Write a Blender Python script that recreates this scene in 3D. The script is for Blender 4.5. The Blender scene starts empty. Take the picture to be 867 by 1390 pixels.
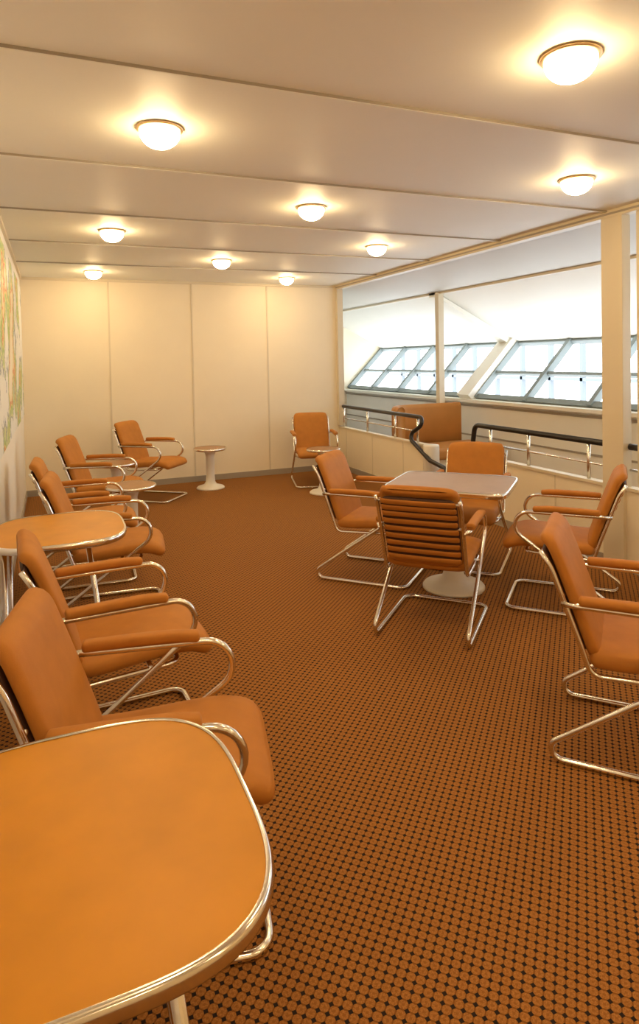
import bpy, math
from mathutils import Vector, Matrix
sc = bpy.context.scene
COL = sc.collection
try:
    sc.view_settings.view_transform = 'Standard'
    sc.view_settings.look = 'None'
except Exception: pass

# ---------------------------------------------------------------- materials
def mat(name, col, rough=.5, metal=0., emit=None, es=0., noise=0., nscale=20., bump=0., bscale=200., spec=None):
    m = bpy.data.materials.new(name); m.use_nodes = True
    nt = m.node_tree; b = nt.nodes['Principled BSDF']
    b.inputs['Base Color'].default_value = (*col, 1)
    b.inputs['Roughness'].default_value = rough
    b.inputs['Metallic'].default_value = metal
    if spec is not None: b.inputs['Specular IOR Level'].default_value = spec
    if emit:
        b.inputs['Emission Color'].default_value = (*emit, 1)
        b.inputs['Emission Strength'].default_value = es
    tc = None
    if noise or bump:
        tc = nt.nodes.new('ShaderNodeTexCoord')
    if noise:
        n = nt.nodes.new('ShaderNodeTexNoise'); n.inputs['Scale'].default_value = nscale; n.inputs['Detail'].default_value = 4
        nt.links.new(tc.outputs['Object'], n.inputs['Vector'])
        r = nt.nodes.new('ShaderNodeValToRGB')
        r.color_ramp.elements[0].position = .3; r.color_ramp.elements[1].position = .7
        r.color_ramp.elements[0].color = (*[c*(1-noise) for c in col], 1)
        r.color_ramp.elements[1].color = (*[min(1, c*(1+noise)) for c in col], 1)
        nt.links.new(n.outputs['Fac'], r.inputs['Fac']); nt.links.new(r.outputs['Color'], b.inputs['Base Color'])
    if bump:
        n2 = nt.nodes.new('ShaderNodeTexNoise'); n2.inputs['Scale'].default_value = bscale
        nt.links.new(tc.outputs['Object'], n2.inputs['Vector'])
        bp = nt.nodes.new('ShaderNodeBump'); bp.inputs['Strength'].default_value = bump; bp.inputs['Distance'].default_value = .002
        nt.links.new(n2.outputs['Fac'], bp.inputs['Height']); nt.links.new(bp.outputs['Normal'], b.inputs['Normal'])
    return m

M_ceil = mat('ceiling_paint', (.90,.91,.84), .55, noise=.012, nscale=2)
M_ceil2 = mat('promenade_ceiling_shaded', (.62,.60,.53), .55, noise=.015, nscale=2)  # ceiling darkened in its colour, for the shade away from the light
M_wall = mat('cream_wall_panel', (.88,.79,.61), .5, noise=.015, nscale=3)
M_wall2 = mat('white_wall_paint', (.86,.84,.77), .5, noise=.015, nscale=3)
M_trim = mat('cream_trim', (.72,.64,.48), .4)
M_grey = mat('grey_trim', (.36,.32,.26), .4)
M_chrome = mat('polished_aluminium', (.84,.82,.78), .17, 1.)
M_black = mat('black_handrail', (.018,.015,.013), .3)
M_fab = mat('orange_brown_leather', (.47,.185,.030), .62, noise=.07, nscale=14, bump=.25, bscale=350, spec=.25)
M_fabd = mat('dark_backing', (.06,.022,.010), .7)
M_top = mat('orange_table_laminate', (.58,.245,.010), .42, noise=.12, nscale=5, spec=.35)
M_top2 = mat('beige_table_laminate', (.36,.24,.155), .45, noise=.05, nscale=8, spec=.4)
M_top3 = mat('brown_small_top', (.38,.20,.085), .35, noise=.08, nscale=12)
M_white = mat('white_enamel', (.78,.74,.66), .35)
M_ring = mat('lamp_ring', (.65,.48,.28), .35, .8)
M_frame = mat('window_frame_metal', (.22,.26,.26), .5)
M_bench = mat('tan_bench_leather', (.52,.24,.065), .5, noise=.05, nscale=6, bump=.2, spec=.3)
M_ext = mat('pale_facade', (.16,.185,.205), .6)

def lampmat():
    m = mat('lamp_glass', (1,.9,.75), .4, emit=(1,.70,.36), es=70)
    nt=m.node_tree; b=nt.nodes['Principled BSDF']
    tc=nt.nodes.new('ShaderNodeTexCoord'); sp=nt.nodes.new('ShaderNodeSeparateXYZ'); nt.links.new(tc.outputs['Object'],sp.inputs[0])
    mr=nt.nodes.new('ShaderNodeMapRange'); mr.inputs[1].default_value=-.014; mr.inputs[2].default_value=-.085
    mr.inputs[3].default_value=12; mr.inputs[4].default_value=132
    nt.links.new(sp.outputs[2],mr.inputs[0]); nt.links.new(mr.outputs[0],b.inputs['Emission Strength'])
    return m
M_lamp=lampmat()

def carpet():
    m = bpy.data.materials.new('patterned_carpet'); m.use_nodes = True
    nt = m.node_tree; L = nt.links; b = nt.nodes['Principled BSDF']
    b.inputs['Roughness'].default_value = .95
    b.inputs['Specular IOR Level'].default_value = .15
    tc = nt.nodes.new('ShaderNodeTexCoord')
    mp = nt.nodes.new('ShaderNodeMapping'); mp.inputs['Rotation'].default_value = (0,0,math.radians(45))
    p = .0240; mp.inputs['Scale'].default_value = (1/p,1/p,1)
    L.new(tc.outputs['Object'], mp.inputs['Vector'])
    sp = nt.nodes.new('ShaderNodeSeparateXYZ'); L.new(mp.outputs['Vector'], sp.inputs[0])
    def M(op, a, c=None, c2=None):
        n = nt.nodes.new('ShaderNodeMath'); n.operation = op
        for i, v in enumerate((a, c, c2)):
            if v is None: continue
            if isinstance(v, (int, float)): n.inputs[i].default_value = v
            else: L.new(v, n.inputs[i])
        return n.outputs[0]
    fa = M('PINGPONG', sp.outputs[0], .5); fb = M('PINGPONG', sp.outputs[1], .5)
    mn = M('MINIMUM', fa, fb)
    s = M('ADD', fa, fb)
    dot = M('LESS_THAN', s, .30)
    line = M('LESS_THAN', mn, .085)
    cen = M('GREATER_THAN', mn, .37)
    nz = nt.nodes.new('ShaderNodeTexNoise'); nz.inputs['Scale'].default_value = 260; L.new(tc.outputs['Object'], nz.inputs['Vector'])
    rp = nt.nodes.new('ShaderNodeValToRGB')
    rp.color_ramp.elements[0].color = (.27,.110,.026,1); rp.color_ramp.elements[1].color = (.42,.185,.046,1)
    rp.color_ramp.elements[0].position=.35; rp.color_ramp.elements[1].position=.65
    L.new(nz.outputs['Fac'], rp.inputs['Fac'])
    def mix(f, c1, c2):
        n = nt.nodes.new('ShaderNodeMix'); n.data_type = 'RGBA'
        L.new(f, n.inputs[0])
        L.new(c1, n.inputs[6]); n.inputs[7].default_value = (*c2, 1)
        return n.outputs[2]
    c = mix(line, rp.outputs['Color'], (.22,.083,.019))
    c = mix(cen, c, (.28,.112,.026))
    c = mix(dot, c, (.020,.014,.013))
    L.new(c, b.inputs['Base Color'])
    bp = nt.nodes.new('ShaderNodeBump'); bp.inputs['Strength'].default_value=.4; bp.inputs['Distance'].default_value=.003
    L.new(nz.outputs['Fac'], bp.inputs['Height']); L.new(bp.outputs['Normal'], b.inputs['Normal'])
    return m
M_carpet = carpet()

def mapmat():
    m = bpy.data.materials.new('painted_map'); m.use_nodes = True
    nt = m.node_tree; L = nt.links; b = nt.nodes['Principled BSDF']; b.inputs['Roughness'].default_value=.5
    tc = nt.nodes.new('ShaderNodeTexCoord')
    n = nt.nodes.new('ShaderNodeTexNoise'); n.inputs['Scale'].default_value=1.3; n.inputs['Detail'].default_value=8; n.inputs['Roughness'].default_value=.58
    L.new(tc.outputs['Object'], n.inputs['Vector'])
    r = nt.nodes.new('ShaderNodeValToRGB'); cr = r.color_ramp; cr.interpolation='LINEAR'
    cr.elements[0].position=0; cr.elements[0].color=(.72,.79,.79,1)
    cr.elements[1].position=1; cr.elements[1].color=(.84,.80,.70,1)
    for pos, c in [(.485,(.80,.82,.79)),(.498,(.01,.10,.25)),(.512,(.72,.72,.42)),(.545,(.20,.42,.10)),(.565,(.78,.66,.28)),(.585,(.55,.05,.02)),(.60,(.80,.70,.45)),(.64,(.83,.78,.62))]:
        e = cr.elements.new(pos); e.color=(*c,1)
    L.new(n.outputs['Fac'], r.inputs['Fac']); L.new(r.outputs['Color'], b.inputs['Base Color'])
    return m
M_map = mapmat()

# ---------------------------------------------------------------- mesh utils
def mesh(name, V, F, m, smooth=False):
    me = bpy.data.meshes.new(name); me.from_pydata([tuple(v) for v in V], [], F); me.materials.append(m)
    if smooth:
        for p in me.polygons: p.use_smooth = True
    me.update(); return me
def obj(name, me, parent=None, loc=(0,0,0), rot=0):
    o = bpy.data.objects.new(name, me); COL.objects.link(o)
    o.location = loc; o.rotation_euler = (0,0,rot)
    if parent: o.parent = parent
    return o
def empty(name, loc, rot=0):
    e = bpy.data.objects.new(name, None); COL.objects.link(e); e.location = loc; e.rotation_euler=(0,0,rot); e.empty_display_size=.1
    return e
def boxdata(x0,x1,y0,y1,z0,z1):
    V=[(x,y,z) for x in (x0,x1) for y in (y0,y1) for z in (z0,z1)]
    F=[(0,1,3,2),(4,6,7,5),(0,4,5,1),(2,3,7,6),(0,2,6,4),(1,5,7,3)]
    return V,F
def box(name, x0,x1,y0,y1,z0,z1, m, parent=None, bev=0):
    V,F = boxdata(x0,x1,y0,y1,z0,z1)
    o = obj(name, mesh(name,V,F,m), parent)
    if bev:
        md=o.modifiers.new('b','BEVEL'); md.width=bev; md.segments=3
    return o
def poly(name, V, F, m, parent=None): return obj(name, mesh(name,V,F,m), parent)

def fillet(P, R, n=8):
    P=[Vector(p) for p in P]; out=[P[0]]
    if not isinstance(R,(list,tuple)): R=[R]*len(P)
    for i in range(1,len(P)-1):
        a=(P[i-1]-P[i]); c=(P[i+1]-P[i]); la=a.length; lc=c.length; a.normalize(); c.normalize()
        ang=a.angle(c)
        if R[i]<=0 or ang>3.13: out.append(P[i]); continue
        t=min(R[i]/math.tan(ang/2), la*(.6 if i>1 else .98), lc*(.6 if i<len(P)-2 else .98))
        r=t*math.tan(ang/2)
        bis=(a+c).normalized(); cen=P[i]+bis*(r/math.sin(ang/2))
        s=P[i]+a*t-cen; e=P[i]+c*t-cen
        w0=s.angle(e)
        for k in range(n+1):
            f=k/n
            if w0<1e-4: w=s.lerp(e,f)
            else: w=s*(math.sin((1-f)*w0)/math.sin(w0))+e*(math.sin(f*w0)/math.sin(w0))
            out.append(cen+w)
    out.append(P[-1]); return out
def sweep(path, r, n=10, closed=False):
    P=[Vector(p) for p in path]; Q=[P[0]]
    for p in P[1:]:
        if (p-Q[-1]).length>1e-5: Q.append(p)
    P=Q; V=[];F=[]; N=len(P)
    T=[]
    for i in range(N):
        if closed: t=P[(i+1)%N]-P[i-1]
        else: t=P[min(i+1,N-1)]-P[max(i-1,0)]
        T.append(t.normalized())
    up=Vector((0,0,1))
    if abs(T[0].dot(up))>.9: up=Vector((1,0,0))
    nrm=(up-T[0]*up.dot(T[0])).normalized()
    for i in range(N):
        nrm=(nrm-T[i]*nrm.dot(T[i])).normalized(); bn=T[i].cross(nrm)
        for k in range(n):
            a=2*math.pi*k/n; V.append(P[i]+nrm*math.cos(a)*r+bn*math.sin(a)*r)
    for i in range(N if closed else N-1):
        j=(i+1)%N
        for k in range(n):
            k2=(k+1)%n; F.append((i*n+k,i*n+k2,j*n+k2,j*n+k))
    if not closed:
        F.append(tuple(reversed(range(n)))); F.append(tuple((N-1)*n+k for k in range(n)))
    return V,F
def join(*vf):
    V=[];F=[]
    for v,f in vf:
        o=len(V); V+=list(v); F+=[tuple(i+o for i in q) for q in f]
    return V,F
def spow(a,e): return math.copysign(abs(a)**e,a)
def pillow(center, width, thick, e=.45, nu=28, nv=20, cr=.06):
    """pad swept along a yz centreline, cross-section superellipse in x/normal"""
    C=[Vector((0,a,b)) for a,b in center]
    seg=[0]
    for i in range(1,len(C)): seg.append(seg[-1]+(C[i]-C[i-1]).length)
    Lt=seg[-1]
    def at(s):
        s=max(0,min(Lt,s)); i=0
        while i<len(C)-2 and s>seg[i+1]: i+=1
        f=(s-seg[i])/(seg[i+1]-seg[i])
        p0=C[max(i-1,0)];p1=C[i];p2=C[i+1];p3=C[min(i+2,len(C)-1)]
        return .5*((2*p1)+(-p0+p2)*f+(2*p0-5*p1+4*p2-p3)*f*f+(-p0+3*p1-3*p2+p3)*f**3)
    V=[];F=[]
    for i in range(nu+1):
        q=-math.cos(math.pi*i/nu)
        s=(q+1)/2*Lt
        p=at(s); t=(at(min(Lt,s+.004))-at(max(0,s-.004))).normalized()
        nr=Vector((0,-t.z,t.y))
        edge=min(s,Lt-s)
        rc=thick/2; k=1. if edge>rc else math.sqrt(max(0,1-((rc-edge)/rc)**2))
        rw=cr; kw=0 if edge>rw else rw*(1-math.sqrt(max(0,1-((rw-edge)/rw)**2)))
        kw=min(kw,width*.3)
        w=width/2-kw*.8; th=max(.001,thick/2*k)
        for j in range(nv):
            a=2*math.pi*j/nv
            x=w*spow(math.cos(a),e); h=th*spow(math.sin(a),e*1.3)
            V.append(p+Vector((x,0,0))+nr*h)
    for i in range(nu):
        for j in range(nv):
            j2=(j+1)%nv; F.append((i*nv+j,i*nv+j2,(i+1)*nv+j2,(i+1)*nv+j))
    F.append(tuple(range(nv))); F.append(tuple(nu*nv+j for j in reversed(range(nv))))
    return V,F
def lathe(prof, n=40):
    V=[];F=[]
    for r,z in prof:
        for k in range(n):
            a=2*math.pi*k/n; V.append((r*math.cos(a),r*math.sin(a),z))
    for i in range(len(prof)-1):
        for k in range(n):
            k2=(k+1)%n; F.append((i*n+k,i*n+k2,(i+1)*n+k2,(i+1)*n+k))
    F.append(tuple(reversed(range(n)))); F.append(tuple((len(prof)-1)*n+k for k in range(n)))
    return V,F

# ---------------------------------------------------------------- chair
S=.25; R=.0115
def side(x):
    return [(x*.9,-.262,.605),(x,-.215,.612),(x,.43,.612),(x,-.385,.0125),(x,.315,.0125)]
p=side(S); q=side(-S)
path=fillet(p+q[::-1],[0,.02,.085,.04,.06,.06,.04,.085,.02,0],10)
base=sweep(path,R)
backp=[(-.338,.80),(-.30,.735),(-.20,.45),(-.165,.345)]
bp=[(.222,y,z) for y,z in backp]+[(.222,.20,.362)]
fr=fillet(bp+[(-x,y,z) for x,y,z in bp[::-1]],[0,.2,.3,.05,.05,.05,.05,.3,.2,0],8)
cr1=sweep([(-S,.092,.362),(S,.092,.362)],.009)
cr2=sweep([(-.222,-.262,.63),(.222,-.262,.63)],.008)
cr3=sweep([(-.222,-.325,.775),(.222,-.325,.775)],.008)
ch_frame=mesh('chair_frame',*join(base,sweep(fr,.0105),cr1,cr2,cr3),M_chrome,True)
ch_seat=mesh('chair_seat',*pillow([(-.175,.400),(-.05,.402),(.10,.415),(.22,.418),(.295,.398),(.320,.362)],.462,.078),M_fab,True)
bc=[(-.150,.395),(-.185,.50),(-.225,.62),(-.268,.74),(-.303,.822),(-.345,.845)]
ch_back=mesh('chair_back',*pillow(bc,.430,.056,cr=.075),M_fab,True)
def bl(f):
    a=[(-.172,.42),(-.205,.52),(-.244,.62),(-.283,.72),(-.318,.80)]
    s=f*(len(a)-1); i=min(int(s),len(a)-2); t=s-i
    return Vector((0,a[i][0]*(1-t)+a[i+1][0]*t,a[i][1]*(1-t)+a[i+1][1]*t))
ribs=[]
nr=9
for i in range(nr):
    c=bl((i+.5)/nr); d=(bl((i+.6)/nr)-bl((i+.4)/nr)).normalized()
    n=Vector((0,-d.z,d.y)); c=c+n*.022
    a=c-d*.0165; b2=c+d*.0165
    ribs.append(pillow([(a.y,a.z),(c.y,c.z),(b2.y,b2.z)],.405,.022,nu=8,nv=12,cr=.012))
ch_ribs=mesh('chair_ribs',*join(*ribs),M_fab,True)
a=bl(0.0)+Vector((0,-.013,0)); b2=bl(1.0)+Vector((0,-.013,0))
m1=bl(.5)+Vector((0,-.013,0))
ch_dark=mesh('chair_backing',*pillow([(a.y,a.z),(m1.y,m1.z),(b2.y,b2.z)],.408,.028),M_fabd,True)
arm=[(-.205,.634),(-.05,.638),(.07,.638),(.155,.630)]
ch_arm=mesh('chair_armrest',*pillow(arm,.048,.034,e=.6,cr=.02),M_fab,True)
def chair(x,y,fx,fy,sz=.965,name='lounge_armchair'):
    e=empty(name,(x,y,0),math.atan2(-fx,fy)); e.scale=(1,1,sz)
    for nm,me in (('tubular_frame',ch_frame),('seat',ch_seat),('backrest',ch_back),('back_ribs',ch_ribs),('back_panel',ch_dark)):
        obj(nm,me,e)
    obj('armrest_1',ch_arm,e,(S,0,0)); obj('armrest_2',ch_arm,e,(-S,0,0))
    return e

chair(.215,1.82,.975,-.20,.985)
chair(.21,2.66,1,.06,.985)
chair(.28,4.08,1,-.10,.985)
chair(.20,4.80,1,-.05,.985)
chair(.40,6.12,.95,-.32,.985)
chair(1.00,7.28,.78,-.62,.985)
chair(2.93,7.22,-.25,-.95)
TX,TY=2.385,3.50
lx,ly=.68,-.733
chair(TX-lx*.585+.05,TY-ly*.585+.05,lx,ly)
chair(TX+lx*.68,TY+ly*.68,-lx,-ly)
chair(TX-.72*.60+.015,TY-.69*.60,.72,.69)
chair(TX+.72*.60,TY+.69*.60,-.72,-.69)
chair(2.055,1.77,.66,-.75)

# ---------------------------------------------------------------- tables
def superpts(a,b,n,N=96):
    return [(a*spow(math.cos(2*math.pi*k/N),2/n), b*spow(math.sin(2*math.pi*k/N),2/n)) for k in range(N)]
def tabletop(a,b,n,z,mt,parent,thick=.028):
    N=96; P=superpts(a,b,n,N)
    def ring(off,zz): return [(x*(1-off/a),y*(1-off/b),zz) for x,y in P]
    V=ring(.006,z-thick)+ring(.006,z-.001)+ring(.010,z); F=[]
    for i in range(2):
        for k in range(N):
            k2=(k+1)%N; F.append((i*N+k,i*N+k2,(i+1)*N+k2,(i+1)*N+k))
    F.append(tuple(2*N+k for k in range(N))); F.append(tuple(reversed(range(N))))
    obj('top',mesh('table_top',V,F,mt),parent)
    V=[];F=[]; prof=[(.010,z+.0012),(.004,z+.003),(0,z-.002),(-.003,z-.012),(0,z-thick+.002),(.006,z-thick-.003),(.014,z-thick-.001)]
    for o,zz in prof: V+=ring(o,zz)
    for i in range(len(prof)-1):
        for k in range(N):
            k2=(k+1)%N; F.append((i*N+k,i*N+k2,(i+1)*N+k2,(i+1)*N+k))
    obj('metal_rim',mesh('rim',V,F,M_chrome,True),parent)
def walltable(x,y,a=.308,b=.332):
    e=empty('wall_side_table',(x,y,0))
    tabletop(a,b,3.35,.69,M_top,e)
    fs=[]
    for s in (-.17,.2):
        fs.append(sweep(fillet([(-.24,s,.659),(-.24,s,.0125),(.20,s,.0125),(.12,s,.659)],.05),.0115))
    fs.append(sweep([(.12,-.17,.652),(.12,.2,.652)],.01)); fs.append(sweep([(-.24,-.17,.652),(-.24,.2,.652)],.01))
    obj('tubular_legs',mesh('legs',*join(*fs),M_chrome,True),e)
walltable(.016,1.165); walltable(.018,3.42)

e=empty('card_table',(TX,TY,0),math.atan2(ly,lx))
tabletop(.385,.315,9,.69,M_top2,e,.03)
obj('pedestal',mesh('pedestal',*lathe([(.20,0),(.20,.012),(.19,.025),(.13,.04),(.075,.07),(.055,.13),(.05,.3),(.055,.58),(.09,.64),(.12,.658)]),M_white,True),e)
def smalltable(x,y,r=.195,z=.48):
    e=empty('pedestal_side_table',(x,y,0))
    obj('column',mesh('col',*lathe([(.165,0),(.165,.012),(.15,.025),(.08,.045),(.055,.08),(.05,.14),(.048,z-.10),(.06,z-.06),(.09,z-.032),(.10,z-.026)]),M_white,True),e)
    tabletop(r,r,2.0,z,M_top3,e,.022)
smalltable(1.71,7.50); smalltable(2.80,6.62,.19,.50); smalltable(.58,6.74,.2,.50); smalltable(.58,5.44,.2,.50)

# ---------------------------------------------------------------- room shell
X0,X1=-.30,3.63; Y0,Y1=-3.0,8.0; H=2.5; YE=11.0
box('floor',X0-.1,5.3,Y0-.1,YE+.1,-.1,0,M_carpet)
box('ceiling',X0-.1,X1+.05,Y0-.1,Y1+.1,H,H+.1,M_ceil)
box('wall_left',X0-.1,X0,Y0-.1,Y1+.1,0,H,M_wall2)
box('wall_back',X0,X1,Y1,Y1+.1,0,H,M_wall)
box('wall_front',X0,5.3,Y0-.1,Y0,0,H,M_wall)
box('wall_right_near',X1,X1+.08,Y0,1.3,0,H,M_wall)
box('wall_right_far',X1,X1+.08,Y1,YE,0,H,M_wall2)
i=1
for x in (.65,1.635,2.62):
    box('seam_shadow_%d'%i,x-.009,x+.009,Y1-.008,Y1,.07,H-.012,M_trim); i+=1
box('baseboard_back',X0,X1,Y1-.012,Y1,0,.07,M_grey)
box('baseboard_left',X0,X0+.012,Y0,Y1-.012,0,.07,M_grey)
box('crown_trim_back',X0,X1,Y1-.02,Y1,H-.03,H,M_trim)
box('crown_trim_left',X0,X0+.02,Y0,Y1-.02,H-.03,H,M_trim)
for y in (-2.25,-1.13,0,1.12,2.25,3.38,4.52,5.65,6.80):
    o=box('seam_shadow_%d'%i,X0+.02,X1-.02,y-.014,y+.014,H-.012,H,M_ceil); i+=1
    box('seam_shadow_%d'%i,X0+.02,X1-.02,y-.018,y-.014,H-.010,H,M_grey); i+=1  # grey strip painted in as the shadow line along each seam
box('seam_shadow_%d'%i,X1-.03,X1+.05,1.3,Y1,H-.050,H-.0,M_trim); i+=1
box('seam_shadow_%d'%i,X1-.034,X1-.03,1.3,Y1-.02,H-.034,H-.020,M_grey); i+=1
box('partition_column',X1-.03,X1+.05,3.24,3.42,0,H-.050,M_trim,bev=.004)
box('seam_shadow_%d'%i,X1-.01,X1+.05,3.10,3.14,.6,H-.050,M_trim); i+=1
box('seam_shadow_%d'%i,X1-.03,X1+.05,Y1-.07,Y1,.60,H-.050,M_trim); i+=1
def lowwall(y0,y1):
    e=empty('low_partition_wall',(0,0,0))
    box('panel',X1,X1+.05,y0,y1,0,.56,M_wall,e)
    box('cap',X1-.012,X1+.062,y0,y1,.56,.582,M_trim,e)
    box('skirting',X1-.01,X1,y0,y1,0,.07,M_grey,e)
    y=y0+.5
    while y<y1-.2:
        box('joint_%d'%int(y*10),X1-.003,X1,y-.006,y+.006,.07,.56,M_trim,e); y+=.75
lowwall(5.78,Y1); lowwall(1.3,3.24); lowwall(3.42,4.85)
e=empty('partition_end_post',(X1+.025,5.74,0)); 
obj('shaft',mesh('shaft',*lathe([(.085,0),(.085,.57),(.08,.585),(.0,.59)],32),M_white,True),e)
def rail(pts,rad,posts):
    e=empty('handrail',(0,0,0))
    obj('grip',mesh('grip',*sweep(fillet(pts,rad),.023,12),M_black,True),e)
    k=1
    for y in posts:
        obj('post_%d'%k,mesh('post',*sweep([(X1+.025,y,.582),(X1+.025,y,.85)],.014),M_chrome,True),e); k+=1
    y1=posts[-1]
    obj('lower_rod',mesh('rod',*sweep([(X1+.025,pts[0][1],.70),(X1+.025,y1,.70)],.009),M_chrome,True),e)
XR=X1+.025
rail([(XR,Y1-.08,.86),(XR,5.74,.86),(XR-.06,6.12,.64),(XR-.09,5.62,.44),(XR-.09,5.34,.40),(XR-.09,5.30,.02)],[0,.06,.06,.10,.05,0],(7.9,7.2,6.5,6.0))
rail([(XR,3.43,.86),(XR,4.98,.86),(XR,5.02,.66),(XR,4.86,.60)],.07,(3.6,4.25,4.75))
rail([(XR,3.23,.86),(XR,1.5,.86),(XR,1.32,.86)],.07,(3.0,2.2,1.5))

# ---------------------------------------------------------------- promenade
PX,PZ=4.65,2.34
WX,WZ=5.90,1.70
SX,SZ=5.15,.94
def prism(name,pts,y0,y1,m,parent=None):
    n=len(pts); V=[(x,y0,z) for x,z in pts]+[(x,y1,z) for x,z in pts]
    F=[tuple(range(n)),tuple(reversed(range(n,2*n)))]+[(k,k+n,(k+1)%n+n,(k+1)%n) for k in range(n)]
    return poly(name,V,F,m,parent)
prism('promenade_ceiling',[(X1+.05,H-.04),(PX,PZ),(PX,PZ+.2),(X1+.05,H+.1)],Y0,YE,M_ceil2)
prism('sloped_ceiling',[(PX,PZ),(WX,WZ),(WX+.1,WZ+.06),(PX,PZ+.1)],Y0,YE,M_ceil)
box('wall_outer_low',SX,SX+.15,Y0,YE,0,SZ-.04,M_wall2)
box('window_sill',SX-.10,SX+.15,Y0,YE,SZ-.04,SZ,M_wall2)
box('seam_shadow_%d'%i,PX-.02,PX+.01,Y0,YE,PZ-.025,PZ,M_trim); i+=1
box('seam_shadow_%d'%i,SX-.012,SX,Y0,YE,SZ-.10,SZ-.075,M_grey); i+=1
box('seam_shadow_%d'%i,SX-.012,SX,Y0,YE,.45,.47,M_grey); i+=1
endp=[(X1,0),(SX+.15,0),(SX+.15,SZ),(WX+.1,WZ),(WX,WZ+.06),(PX,PZ+.1),(X1,H+.05)]
prism('wall_promenade_end',endp,YE,YE+.1,M_wall)
prism('wall_promenade_front',endp,Y0-.1,Y0,M_wall)
dx,dz=WX-SX,WZ-SZ; Ln=math.hypot(dx,dz); tx,tz=dx/Ln,dz/Ln; nx,nz=-tz,tx
def slant(name,y0,y1,s0,s1,t0,t1,m,parent=None):
    pts=[]
    for s,t in ((s0,t0),(s1,t0),(s1,t1),(s0,t1)): pts.append((SX+.05+tx*s+nx*t*1.0,SZ+tz*s+nz*t))
    return prism(name,pts,y0,y1,m,parent)
ribs_y=[-1.2,3.0,7.18]
wi=1
segs=[(7.27,YE,4),(3.09,7.09,4),(-1.11,2.91,4),(Y0,-1.29,2)]
for y0,y1,nb in segs:
    e=empty('window_%d'%wi,(0,0,0)); wi+=1
    slant('bottom_frame',y0,y1,0,.07,-.03,.03,M_frame,e)
    slant('top_frame',y0,y1,Ln-.07,Ln,-.03,.03,M_frame,e)
    slant('middle_bar',y0,y1,Ln*.42,Ln*.42+.045,-.02,.02,M_frame,e)
    for k in range(nb+1):
        yy=y0+(y1-y0)*k/nb; yy=min(max(yy,y0+.03),y1-.03)
        slant('mullion_%d'%k,yy-.03,yy+.03,0,Ln,-.03,.05,M_frame,e)
for ry in ribs_y:
    e=empty('hull_rib',(0,0,0))
    slant('slanted_beam',ry-.13,ry+.13,-.05,Ln+.02,-.06,.13,M_wall2,e)
    prism('ceiling_beam',[(PX-.02,PZ),(WX,WZ),(WX-.06,WZ-.06),(PX-.02,PZ-.05)],ry-.09,ry+.09,M_ceil,e)
box('promenade_column',PX-.04,PX+.04,7.02,7.10,0,PZ,M_trim)
box('promenade_column',PX-.04,PX+.04,2.9,2.98,0,PZ,M_trim)
# bench
e=empty('corner_bench',(0,0,0))
def arcpad(name,path,t,z0,z1,m,parent):
    P=[Vector((x,y,0)) for x,y in path]; V=[];F=[]; n=len(P); prof=[]
    for k in range(9):
        a=math.pi*k/8; prof.append((t/2*math.cos(a), z1-t/2+t/2*math.sin(a)))
    prof=[(t/2,z0)]+prof+[(-t/2,z0)]; mq=len(prof)
    for i_,p_ in enumerate(P):
        d=(P[min(i_+1,n-1)]-P[max(i_-1,0)]).normalized(); nn=Vector((-d.y,d.x,0))
        for o_,z_ in prof: V.append(p_+nn*o_+Vector((0,0,z_)))
    for i_ in range(n-1):
        for k in range(mq):
            k2=(k+1)%mq; F.append((i_*mq+k,i_*mq+k2,(i_+1)*mq+k2,(i_+1)*mq+k))
    F.append(tuple(range(mq))); F.append(tuple((n-1)*mq+k for k in reversed(range(mq))))
    obj(name,mesh(name,V,F,m,True),parent)
pth=[(v.x,v.y) for v in fillet([(3.80,6.60,0),(3.80,6.93,0),(4.84,6.93,0)],.26,12)]
arcpad('curved_back',pth,.10,.30,.92,M_bench,e)
box('seat',3.87,4.95,6.25,6.87,.31,.44,M_bench,e,bev=.035)
box('plinth',3.92,4.90,6.31,6.84,0,.31,M_wall,e)
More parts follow.
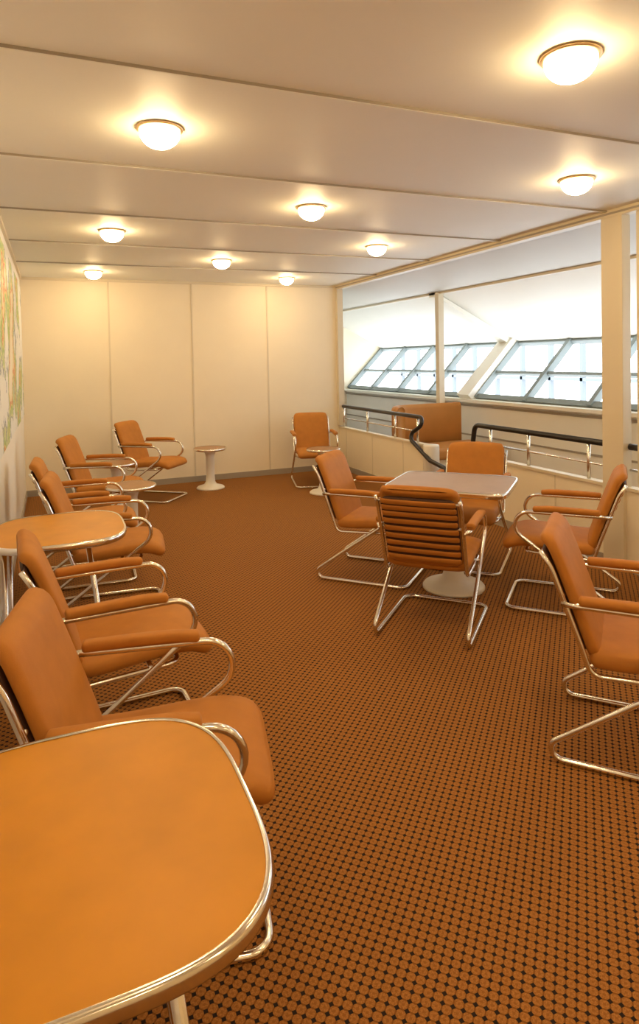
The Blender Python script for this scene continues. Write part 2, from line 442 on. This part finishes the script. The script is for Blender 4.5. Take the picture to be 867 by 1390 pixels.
# exterior glazed hall
e=empty('exterior_hall_facade',(0,0,0))
for k in range(24):
    y=-4+k*1.0; box('column_%d'%k,11,11.12,y,y+.08,-3,7,M_ext,e)
for k,z in enumerate((-1.5,-.3,.9,2.1,3.9)):
    box('rail_%d'%k,11,11.08,-5,20,z,z+.08,M_ext,e)

# map mural
V=[(X0+.012,3.6,.95),(X0+.012,7.85,.95),(X0+.012,7.85,2.36),(X0+.012,3.6,2.36),(X0+.001,3.6,.95),(X0+.001,7.85,.95),(X0+.001,7.85,2.36),(X0+.001,3.6,2.36)]
poly('wall_map',V,[(0,1,2,3),(7,6,5,4),(0,4,5,1),(1,5,6,2),(2,6,7,3),(3,7,4,0)],M_map)

# ---------------------------------------------------------------- lamps
dm=[(.0015,-.088)]+[(.086*math.sin(math.radians(a)),-.018-.070*math.cos(math.radians(a))) for a in range(8,91,9)]+[(.086,-.012)]
me_d=mesh('lamp_dome',*lathe(dm,32),M_lamp,True)
me_r=mesh('lamp_ring',*lathe([(.087,0),(.098,-.001),(.100,-.007),(.096,-.012),(.086,-.012)],40),M_ring,True)
for x,y in ((1.63,1.67),(.455,2.80),(2.79,2.82),(1.60,3.91),(.45,5.06),(2.70,5.08),(1.58,6.22),(.45,7.33),(2.66,7.33),(.45,.55),(2.8,.55),(1.63,-.6),(.45,-1.8),(2.8,-1.8)):
    e=empty('ceiling_lamp',(x,y,H)); obj('glass_dome',me_d,e); obj('ring',me_r,e)

# world
w=bpy.data.worlds.new('sky'); sc.world=w; w.use_nodes=True
w.node_tree.nodes['Background'].inputs[0].default_value=(.90,.95,1,1)
w.node_tree.nodes['Background'].inputs[1].default_value=5.2

# ---------------------------------------------------------------- camera
cam=bpy.data.cameras.new('camera'); co=bpy.data.objects.new('camera',cam); COL.objects.link(co)
cam.sensor_fit='AUTO'; cam.sensor_width=36; cam.lens=870/1390*36
cam.shift_y=-(695-511)/1390
cam.clip_start=.02
co.matrix_world=Matrix.Translation((0,0,1.5))@Matrix.Rotation(math.radians(-22.7),4,'Z')@Matrix.Rotation(math.radians(90-1.5),4,'X')@Matrix.Rotation(math.radians(-1.1),4,'Z')
sc.camera=co
